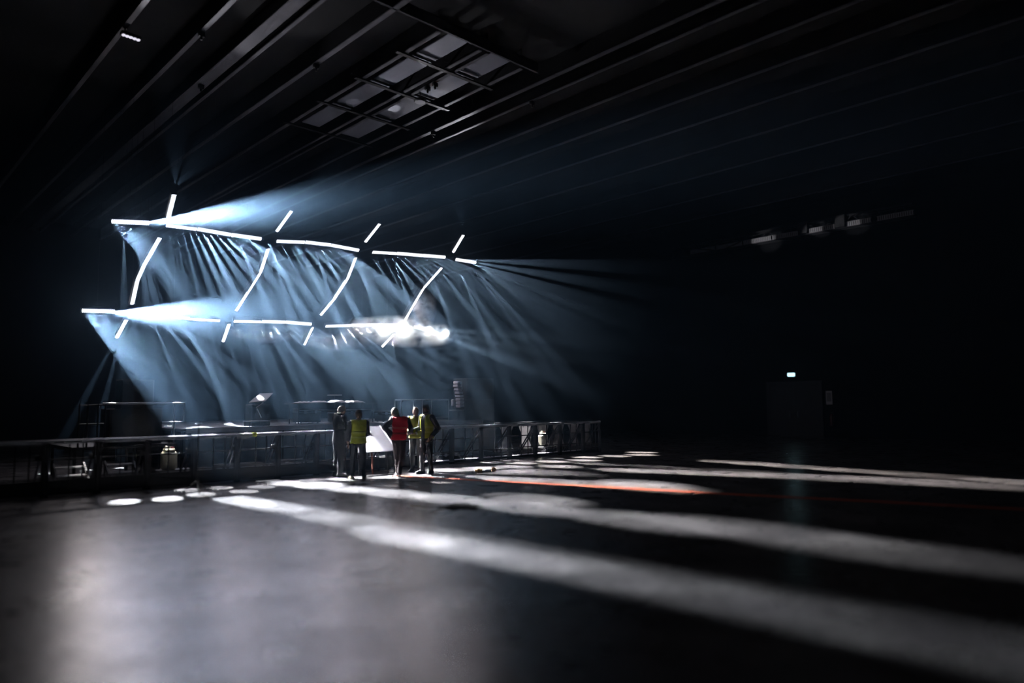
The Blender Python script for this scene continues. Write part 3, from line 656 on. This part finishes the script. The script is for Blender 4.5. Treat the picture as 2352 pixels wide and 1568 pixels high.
# ================================================================== PEOPLE
import numpy as np
def body_mesh(J, head_dir, extra=None):
    """skin-modifier figure joined with head and hands, remeshed into one surface. J: joints in local space (x right, y forward)."""
    def loft(bm, rings, n=20):      # rings: (centre, half width, half depth, width axis, depth axis)
        rs = [[bm.verts.new(c+u*(a_*math.cos(2*PI*k/n))+v*(b_*math.sin(2*PI*k/n))) for k in range(n)] for c, a_, b_, u, v in rings]
        for p, q_ in zip(rs, rs[1:]):
            for k in range(n): bm.faces.new((p[k], p[(k+1) % n], q_[(k+1) % n], q_[k]))
        bm.faces.new(rs[0][::-1]); bm.faces.new(rs[-1])
    V_ = {k: Vector(v) for k, v in J.items()}
    us = (V_['shR']-V_['shL']); us.z = 0; us.normalize(); uh = (V_['hipR']-V_['hipL']); uh.z = 0; uh.normalize()
    bt = bmesh.new(); rg = []; up_ = (V_['upchest']-V_['pelvis']).normalized()
    for c, a_, b_, f in ((V_['pelvis']-Vector((0, 0, .10)), .13, .10, 0), (V_['pelvis']-Vector((0, 0, .03)), .162, .122, 0), (V_['pelvis']+up_*.06, .155, .115, .1), (V_['waist'], .140, .102, .3), (V_['chest'], .165, .118, .8),
                         (V_['upchest']-up_*.04, .175, .118, 1), (V_['upchest']+up_*.03, .15, .095, 1), (V_['upchest']+up_*.065, .10, .07, 1)):
        u = uh.lerp(us, f).normalized(); fw = Vector((0, 0, 1)).cross(u); v = fw-up_*fw.dot(up_)*f; v.normalize(); rg.append((c, a_, b_, u, v))
    loft(bt, rg)
    mt = bpy.data.meshes.new('t'); bt.to_mesh(mt); bt.free(); parts = [mt]
    # calf bulges, shoulders, head, hands
    b = MB()
    b.tube(V_['neck']-Vector((0, 0, .07)), V_['headc'], .060, 14, .055); b.tube(V_['shL'], V_['shR'], .060, 14)
    for s in 'LR':
        k, a = Vector(J['kn'+s]), Vector(J['an'+s]); b.ball(k.lerp(a, .3)+Vector((0, -.012, 0)), .06, 12, 8, (1, 1, 1.9))
        h, k2 = Vector(J['hip'+s]), Vector(J['kn'+s]); b.tube(h, k2, .088, 12, .066)
        b.tube(k, a, .062, 12, .05)
        u, e, w_ = Vector(J['sh'+s]), Vector(J['el'+s]), Vector(J['wr'+s]); b.tube(u, e, .056, 12, .046); b.tube(e, w_, .046, 12, .034)
        b.ball(u, .068, 12, 8)
        b.ball(k, .062, 12, 8); b.ball(e, .046, 10, 8); b.ball(h, .092, 12, 8)
        b.tube(a+Vector((0, 0, -.03)), Vector(J['to'+s]), .045, 12, .036); b.ball(Vector(J['to'+s]), .037, 10, 8, (1.1, 1.2, .8))
        # heel
        b.ball(a+Vector((0, -.03, -.03)), .042, 10, 6)
    hd = Vector(head_dir).normalized(); hx = hd.cross(Vector((0, 0, 1))).normalized(); hz_ = hx.cross(hd)
    HB = Matrix((hx, hd, hz_)).transposed(); hc = Vector(J['headc'])
    HM_ = Matrix.Translation(hc) @ HB.to_4x4()
    bm = b.bm
    g = bmesh.ops.create_uvsphere(bm, u_segments=24, v_segments=18, radius=1)
    for v in g['verts']:
        x, y, z = v.co; wd = .076*(1-.18*max(0, -z)**1.5-.05*max(0, y)); 
        yy = y*(.098 if y > 0 else .102); 
        if z < 0 and y < 0: yy *= 1+.35*z
        if z < -.3 and y > 0: yy *= 1.0
        zz = z*(.118 if z > 0 else .122); v.co = HM_ @ Vector((x*wd, yy, zz))
    def hb(c, r, sc): 
        gg = bmesh.ops.create_uvsphere(bm, u_segments=10, v_segments=8, radius=r)
        bmesh.ops.transform(bm, matrix=HM_ @ Matrix.Translation(c) @ Matrix.Diagonal((*sc, 1)), verts=gg['verts'])
    hb((0, .103, -.018), .017, (.8, 1.1, 1.6)); hb((0, .092, .02), .014, (3.2, .7, .6)); hb((0, .078, -.098), .028, (1.1, .9, .7)); hb((0, .092, -.058), .016, (1.6, .7, .6))
    for s in (-1, 1): hb((s*.078, -.005, -.01), .022, (.35, .8, 1.4)); hb((s*.045, .06, -.03), .028, (1, .8, .9))
    # hands
    for s, sg in (('L', -1), ('R', 1)):
        w_, e = Vector(J['wr'+s]), Vector(J['el'+s]); d = (w_-e).normalized()
        if 'hd'+s in J: d = Vector(J['hd'+s]).normalized()
        side = d.cross(Vector((sg*1.0, 0, 0))).normalized() if abs(d.x) < .9 else Vector((0, 1, 0))
        side = -side if side.y < 0 else side           # thumb points forward
        pn = d.cross(side)
        P_ = w_+d*.055
        b.ball(P_, .03, 10, 8, (1, 1, 1)); Hm = Matrix((d, side, pn)).transposed()
        b.box(w_+d*.05, (.085, .075, .03), Hm, .01)
        for f, (o_, L_) in enumerate(((.030, .070), (.010, .080), (-.010, .075), (-.030, .058))):
            p0 = w_+d*.09+side*o_; cu = pn*(-sg if pn.x*sg > 0 else sg)*0+(-pn if pn.x*sg > 0 else pn)
            p1 = p0+d*L_*.5+cu*.006; p2 = p1+d*L_*.32+cu*.022; p3 = p2+d*L_*.12+cu*.022
            b.tube(p0-d*.02, p1, .0095, 6); b.tube(p1, p2, .009, 6, .008); b.tube(p2, p3, .008, 6, .007)
        p0 = w_+d*.03+side*.03; p1 = p0+(d+side*.9).normalized()*.038; p2 = p1+(d+side*.2).normalized()*.032
        b.tube(p0, p1, .012, 6, .010); b.tube(p1, p2, .010, 6, .008)
    parts.append(b.mesh('x'))
    bm = bmesh.new()
    for p in parts: bm.from_mesh(p)
    me = bpy.data.meshes.new('j'); bm.to_mesh(me); bm.free()
    o = bpy.data.objects.new('j', me); COL.objects.link(o)
    r = o.modifiers.new('r', 'REMESH'); r.mode = 'VOXEL'; r.voxel_size = .0095; r.use_smooth_shade = True
    s = o.modifiers.new('s', 'SMOOTH'); s.factor = .5; s.iterations = 2
    bpy.context.view_layer.update()
    dg = bpy.context.evaluated_depsgraph_get(); m2 = bpy.data.meshes.new_from_object(o.evaluated_get(dg)); bpy.data.objects.remove(o)
    return m2, HM_
BONES = [('head', 'headc', 'headc', .10), ('neck', 'neck', 'headc', .055), ('torso', 'pelvis', 'waist', .13), ('torso', 'waist', 'chest', .14), ('torso', 'chest', 'upchest', .14), ('torso', 'upchest', 'neck', .07),
         ('torso', 'shL', 'shR', .06), ('arm', 'shL', 'elL', .05), ('arm', 'elL', 'wrL', .04), ('arm', 'shR', 'elR', .05), ('arm', 'elR', 'wrR', .04),
         ('leg', 'hipL', 'knL', .08), ('leg', 'knL', 'anL', .055), ('leg', 'hipR', 'knR', .08), ('leg', 'knR', 'anR', .055), ('foot', 'anL', 'toL', .05), ('foot', 'anR', 'toR', .05)]
def make_person(label, loc, az, scale, J, head_dir, hair_c, jacket_c, trouser_c, shoe_c, vest_c=None, skin_c=(.42, .26, .19), vest_open=False, hood=False, bald=False, beard=False, long_jacket=0, bun=False):
    t = thing('person', label, 'person', loc, az-PI/2); t.scale = (scale,)*3
    me, HM_ = body_mesh(J, head_dir)
    SK = mat('skin', skin_c, .55, 0, .1, 20); me.materials.append(SK)
    body = link('body', me, None, t)
    n = len(me.polygons); C_ = np.empty(n*3); me.polygons.foreach_get('center', C_); C_ = C_.reshape(-1, 3)
    best = np.full(n, 1e9); lab = np.zeros(n, int); order = ['head', 'neck', 'torso', 'arm', 'leg', 'foot', 'hand']
    bl = BONES+[('hand', 'wrL', 'hndL', .03), ('hand', 'wrR', 'hndR', .03)]
    JJ = dict(J)
    for s in 'LR':
        w_, e = Vector(J['wr'+s]), Vector(J['el'+s]); JJ['hnd'+s] = tuple(w_+(w_-e).normalized()*.2)
        JJ['wr'+s] = tuple(w_)
    for nm, a, b, r in bl:
        a_, b_ = np.array(JJ[a]), np.array(JJ[b]); d = b_-a_; L = d@d
        tt = np.clip((C_-a_)@d/L, 0, 1) if L > 1e-9 else np.zeros(n)
        ds = np.linalg.norm(C_-(a_+tt[:, None]*d), axis=1)-r
        k = ds < best; best[k] = ds[k]; lab[k] = order.index(nm)
    def shell(name, mask, off, th, m_, par=t, label=None, smooth=True):
        idx = np.nonzero(mask)[0]
        if len(idx) < 4: return None
        vm = {}; vs = []; fs = []
        V, PL = me.vertices, me.polygons
        for i in idx:
            f = []
            for v in PL[i].vertices:
                if v not in vm: vm[v] = len(vs); vs.append(V[v].co+V[v].normal*off)
                f.append(vm[v])
            fs.append(f)
        n0 = len(vs); inv = {k: v for v, k in vm.items()}
        edge = {}
        for f in fs:
            for p_, q_ in zip(f, f[1:]+f[:1]): edge[(p_, q_)] = 1
        ins = [V[inv[k]].co+V[inv[k]].normal*(off-th) for k in range(n0)]
        allf = fs+[[v+n0 for v in f[::-1]] for f in fs]+[[q_, p_, p_+n0, q_+n0] for (p_, q_) in edge if (q_, p_) not in edge]
        ms = bpy.data.meshes.new(name); ms.from_pydata(vs+ins, [], allf)
        for p in ms.polygons: p.use_smooth = smooth
        o = link(name, ms, m_, par)
        if label: o['label'] = label
        return o
    x, y, z = C_[:, 0], C_[:, 1], C_[:, 2]
    isin = lambda *a: np.isin(lab, [order.index(q_) for q_ in a])
    hz0 = J['pelvis'][2]+(.02-long_jacket); nz_ = J['neck'][2]
    shell('trousers', (isin('leg') | (isin('torso') & (z < J['pelvis'][2]+.06))) & (z > .075), .012, .008, mat('trouser_cloth', trouser_c, .9, 0, .2, 12))
    jk = shell('jacket', (isin('arm') | (isin('torso') & (z < nz_+.0)) | (isin('leg') & (z > hz0))) & (z > hz0), .022, .009, mat('jacket_cloth', jacket_c, .8, 0, .25, 10))
    sh = shell('shoe', isin('foot', 'leg') & (z <= .10) & (x < 0), .012, .008, mat('shoe_leather', shoe_c, .5)); shell('shoe', isin('foot', 'leg') & (z <= .10) & (x >= 0), .012, .008, sh.data.materials[0] if sh else DARKMET)
    # hair
    iv = np.array(HM_.inverted()); H_ = np.c_[C_, np.ones(n)] @ iv.T
    hx_, hy_, hz_ = H_[:, 0], H_[:, 1], H_[:, 2]
    near = isin('head', 'neck') & (np.abs(hx_) < .2)
    HR = mat('hair', hair_c, .8, 0, .3, 30)
    hm_ = near & (((hz_ > .055-.0*hy_) & (hy_ > .03)) | ((hy_ <= .03) & (hz_ > -.02+.9*hy_)) | ((hy_ < -.03) & (hz_ > -.085))) & (hz_ > -.1)
    if bald: hm_ = near & (hy_ < .0) & (hz_ > -.08) & (hz_ < .07)
    shell('hair', hm_, .012, .010, HR)
    if beard: shell('beard', near & (hy_ > .0) & (hz_ < -.045) & (hz_ > -.15), .010, .008, HR)
    if bun:
        c = MB(); c.ball(HM_ @ Vector((0, -.115, .03)), .042, 12, 8); c.build('hair_bun', HR, t, True)
    c = MB()
    for s in (-1, 1): c.ball(HM_ @ Vector((s*.031, .086, .006)), .010, 8, 6)
    c.build('eyes', mat('eye_white', (.6, .6, .6), .3), t, True)
    c = MB(); c.ball(HM_ @ Vector((0, .098, -.058)), .010, 8, 6, (2.2, .8, .6)); c.build('mouth', mat('lip', (.35, .12, .11), .5), t, True)
    if vest_c:
        vm_ = isin('torso', 'arm', 'leg') & (z > J['pelvis'][2]-.04) & (z < nz_-.03)
        # sleeveless: only what lies within the shoulder line
        ax = np.array(J['upchest']); dx = np.array(J['shR'])-np.array(J['shL']); W = np.linalg.norm(dx); dx = dx/W
        lat = np.abs((C_-ax) @ dx)
        vm_ &= (isin('torso', 'leg') | ((lab == order.index('arm')) & (lat < W/2-.02))) & (lat < W/2+.0)
        if vest_open: vm_ &= ~((np.abs((C_-ax) @ dx) < .06) & (y > J['pelvis'][1]))
        VM = mat('hi_vis_cloth', vest_c, .6, 0, .1, 14)
        ve = shell('vest', vm_, .036, .006, VM)
        BM_ = mat('reflective_band_cloth', (.50, .53, .12) if vest_c[1] > .3 else (.45, .04, .04), .4)
        for z0 in (.10, .24):
            zz = J['pelvis'][2]+z0
            shell('reflective_band', vm_ & (np.abs(z-zz) < .022), .044, .004, BM_, ve)
    if hood:
        c = MB(); nk = Vector(J['neck'])
        for k in range(12):
            a_ = PI*(k/11)-PI; c.ball(nk+Vector((.095*math.cos(a_), .085*math.sin(a_)-.01, .0+.02*math.sin(-a_))), .045, 8, 6)
        g = c.build('hood', jk.data.materials[0], t, True)
    return t
def pose(lean=0, lx=0, **kw):
    J = dict(pelvis=(0, 0, .95), waist=(0, .0, 1.10), chest=(0, .0, 1.26), upchest=(0, -.005, 1.40), neck=(0, .0, 1.50), headc=(0, .03, 1.635),
             shL=(-.185, -.005, 1.415), elL=(-.235, -.03, 1.13), wrL=(-.225, .05, .89), shR=(.185, -.005, 1.415), elR=(.235, -.03, 1.13), wrR=(.225, .05, .89),
             hipL=(-.09, 0, .90), knL=(-.10, .015, .49), anL=(-.105, -.02, .085), toL=(-.125, .13, .035), hipR=(.09, 0, .90), knR=(.10, .015, .49), anR=(.105, -.02, .085), toR=(.125, .13, .035))
    c, s = math.cos(lean), math.sin(lean)
    for k in ('waist', 'chest', 'upchest', 'neck', 'headc', 'shL', 'elL', 'wrL', 'shR', 'elR', 'wrR'):
        x, y, z = J[k]; zz = z-.95; f = min(1, zz/.15) if k != 'waist' else .7
        J[k] = (x+lx*zz, y*1+s*zz*f if zz > 0 else y, .95+zz*(c if zz > 0 else 1))
    J.update(kw); return J
D = rad
# grey-haired man, far left of the group, hands together in front
make_person('grey-haired person in a black hooded jacket looking down, far left of the group', (9.16, 15.72, 0), D(0), 1.0,
            pose(.03, elL=(-.24, .06, 1.12), wrL=(-.07, .27, 1.02), elR=(.24, .06, 1.12), wrR=(.07, .26, 1.00), hdL=(.8, .5, -.1), hdR=(-.8, .5, -.1), headc=(0, .075, 1.615), toL=(-.14, .12, .035)),
            (0, 1, -.55), (.42, .40, .40), (.018, .02, .026), (.02, .02, .026), (.02, .02, .02), hood=True, long_jacket=.16)
# woman in yellow vest seen from behind
make_person('person with pinned-up brown hair in a yellow vest, seen from behind', (9.2, 14.88, 0), D(63), .93,
            pose(0, knL=(-.12, .02, .49), anL=(-.15, -.02, .085), toL=(-.19, .12, .035), anR=(.14, -.02, .085), toR=(.17, .13, .035), knR=(.12, .02, .49), elL=(-.26, -.02, 1.14), wrL=(-.25, .06, .90), elR=(.24, .08, 1.14), wrR=(.16, .27, 1.10)),
            (0, 1, -.12), (.09, .05, .03), (.03, .032, .04), (.02, .022, .028), (.30, .26, .16), vest_c=(.42, .46, .03), bun=True)
# leaning person in red vest
make_person('person in a red vest leaning forward with one hand on the hip, back turned', (10.24, 14.72, 0), D(60), .985,
            pose(.20, .12, shL=(-.15, .08, 1.40), elL=(-.36, -.02, 1.20), wrL=(-.17, .0, 1.04), hdL=(.6, .3, -.6), shR=(.215, .07, 1.36), elR=(.32, .16, 1.14), wrR=(.30, .38, 1.05), hdR=(0, 1, -.1),
                 headc=(-.09, .20, 1.575), neck=(.01, .12, 1.475), upchest=(.03, .07, 1.385), hipL=(-.08, 0, .90), knL=(-.03, .05, .49), anL=(.0, .02, .085), toL=(-.03, .17, .035), knR=(.07, -.05, .50), anR=(.0, -.22, .10), toR=(.01, -.07, .035)),
            (-.55, .8, -.45), (.10, .12, .11), (.05, .055, .07), (.04, .025, .03), (.10, .09, .09), vest_c=(.90, .02, .05))
# person behind, facing the camera
make_person('balding person in a yellow vest, partly hidden behind the dark-bearded person', (11.22, 15.35, 0), D(215), .965,
            pose(.03, elL=(-.24, .05, 1.14), wrL=(-.10, .28, 1.06), hdL=(.5, .8, 0), elR=(.24, .05, 1.14), wrR=(.12, .28, 1.06), hdR=(-.5, .8, 0), headc=(0, .05, 1.625)),
            (0, 1, -.25), (.10, .07, .05), (.10, .10, .11), (.09, .09, .085), (.04, .04, .04), vest_c=(.46, .48, .06), bald=True, skin_c=(.55, .36, .27))
# bearded person in open vest
P5 = make_person('dark-bearded person in an open yellow vest and dark jacket, rightmost of the group', (11.08, 14.70, 0), D(185), .995,
            pose(0, elR=(.27, .0, 1.15), wrR=(.18, .34, 1.08), hdR=(-.1, 1, -.35), shL=(-.19, -.01, 1.415), elL=(-.30, -.12, 1.14), wrL=(-.20, .04, .93), hdL=(.3, .5, -.8), anL=(-.14, -.02, .085), toL=(-.2, .11, .035), knL=(-.12, .01, .49), anR=(.12, .04, .085), toR=(.14, .19, .035), knR=(.11, .05, .49)),
            (0, 1, -.3), (.012, .011, .012), (.028, .032, .045), (.015, .016, .022), (.012, .012, .012), vest_c=(.46, .50, .03), vest_open=True, beard=True, skin_c=(.16, .09, .06))
t = thing('folded_paper', 'folded white paper held by the dark-bearded person', 'paper', (10.86, 14.86, 1.05), D(30))
MB().box((0, 0, 0), (.20, .012, .05), Matrix.Rotation(D(35), 3, 'Y'), .002).build('sheet', mat('paper_white', (.85, .85, .9), .6), t)

# ================================================================== SMOKE near the right end of the lower row
def plume(name, c, r_, dens, label, seed, scale=1.1, rotz=0, roty=0):
    bm = bmesh.new(); bmesh.ops.create_icosphere(bm, subdivisions=4, radius=1)
    for v in bm.verts:
        k = 1+.35*noise.noise(v.co*1.7+Vector((seed*3.1, 0, 0)))+.15*noise.noise(v.co*4+Vector((0, seed, 0)))
        v.co = Vector((v.co.x*r_[0]*k, v.co.y*r_[1]*k, v.co.z*r_[2]*k))
    me = bpy.data.meshes.new(name); bm.to_mesh(me); bm.free()
    m = bpy.data.materials.new(name+'_volume'); m.use_nodes = True; nt = m.node_tree; nt.nodes.clear(); L = nt.links
    out = nt.nodes.new('ShaderNodeOutputMaterial'); vs = nt.nodes.new('ShaderNodeVolumeScatter'); vs.inputs['Anisotropy'].default_value = .2
    vs.inputs['Color'].default_value = (.9, .95, 1, 1)
    tc = nt.nodes.new('ShaderNodeTexCoord'); n = nt.nodes.new('ShaderNodeTexNoise'); n.inputs['Scale'].default_value = scale; n.inputs['Detail'].default_value = 5; n.inputs['Roughness'].default_value = .62
    mp = nt.nodes.new('ShaderNodeMapping'); mp.inputs['Location'].default_value = (seed, seed*2, 0)
    L.new(tc.outputs['Object'], mp.inputs[0]); L.new(mp.outputs[0], n.inputs['Vector'])
    # fall-off to the rim of the plume
    mp2 = nt.nodes.new('ShaderNodeMapping'); mp2.inputs['Scale'].default_value = (1/r_[0], 1/r_[1], 1/r_[2]); L.new(tc.outputs['Object'], mp2.inputs[0])
    ln = nt.nodes.new('ShaderNodeVectorMath'); ln.operation = 'LENGTH'; L.new(mp2.outputs[0], ln.inputs[0])
    fo = nt.nodes.new('ShaderNodeMapRange'); fo.inputs[1].default_value = .25; fo.inputs[2].default_value = .95; fo.inputs[3].default_value = 1; fo.inputs[4].default_value = 0; L.new(ln.outputs['Value'], fo.inputs[0])
    mr = nt.nodes.new('ShaderNodeMapRange'); mr.inputs[1].default_value = .44; mr.inputs[2].default_value = .66; mr.inputs[3].default_value = 0; mr.inputs[4].default_value = dens; L.new(n.outputs['Fac'], mr.inputs[0])
    mu = nt.nodes.new('ShaderNodeMath'); mu.operation = 'MULTIPLY'; L.new(fo.outputs[0], mu.inputs[0]); L.new(mr.outputs[0], mu.inputs[1])
    L.new(mu.outputs[0], vs.inputs['Density']); L.new(vs.outputs[0], out.inputs['Volume'])
    o = link(name, me, m); o.location = c; o.rotation_euler = (0, roty, rotz)
    return tag(o, label, 'smoke', kind='stuff')
if SMOKE:
    plume('smoke', (17.7, 25.2, 4.85), (3.3, 1.0, .75), 5, 'dense bright puff of stage smoke round the right end of the lower row', 1)
    plume('smoke', (18.0, 24.2, 5.9), (.7, .6, 1.2), 3, 'slim wisp of smoke along the fourth slanted column', 11, 1.8)
    plume('smoke', (14.8, 25.3, 4.35), (2.4, .8, .55), .9, 'ragged smoke hanging under the right half of the lower row', 4, 1.5)
    plume('smoke', (11.9, 25.4, 4.4), (1.9, .7, .45), .7, 'thin ragged smoke under the middle of the lower row', 7, 1.6)
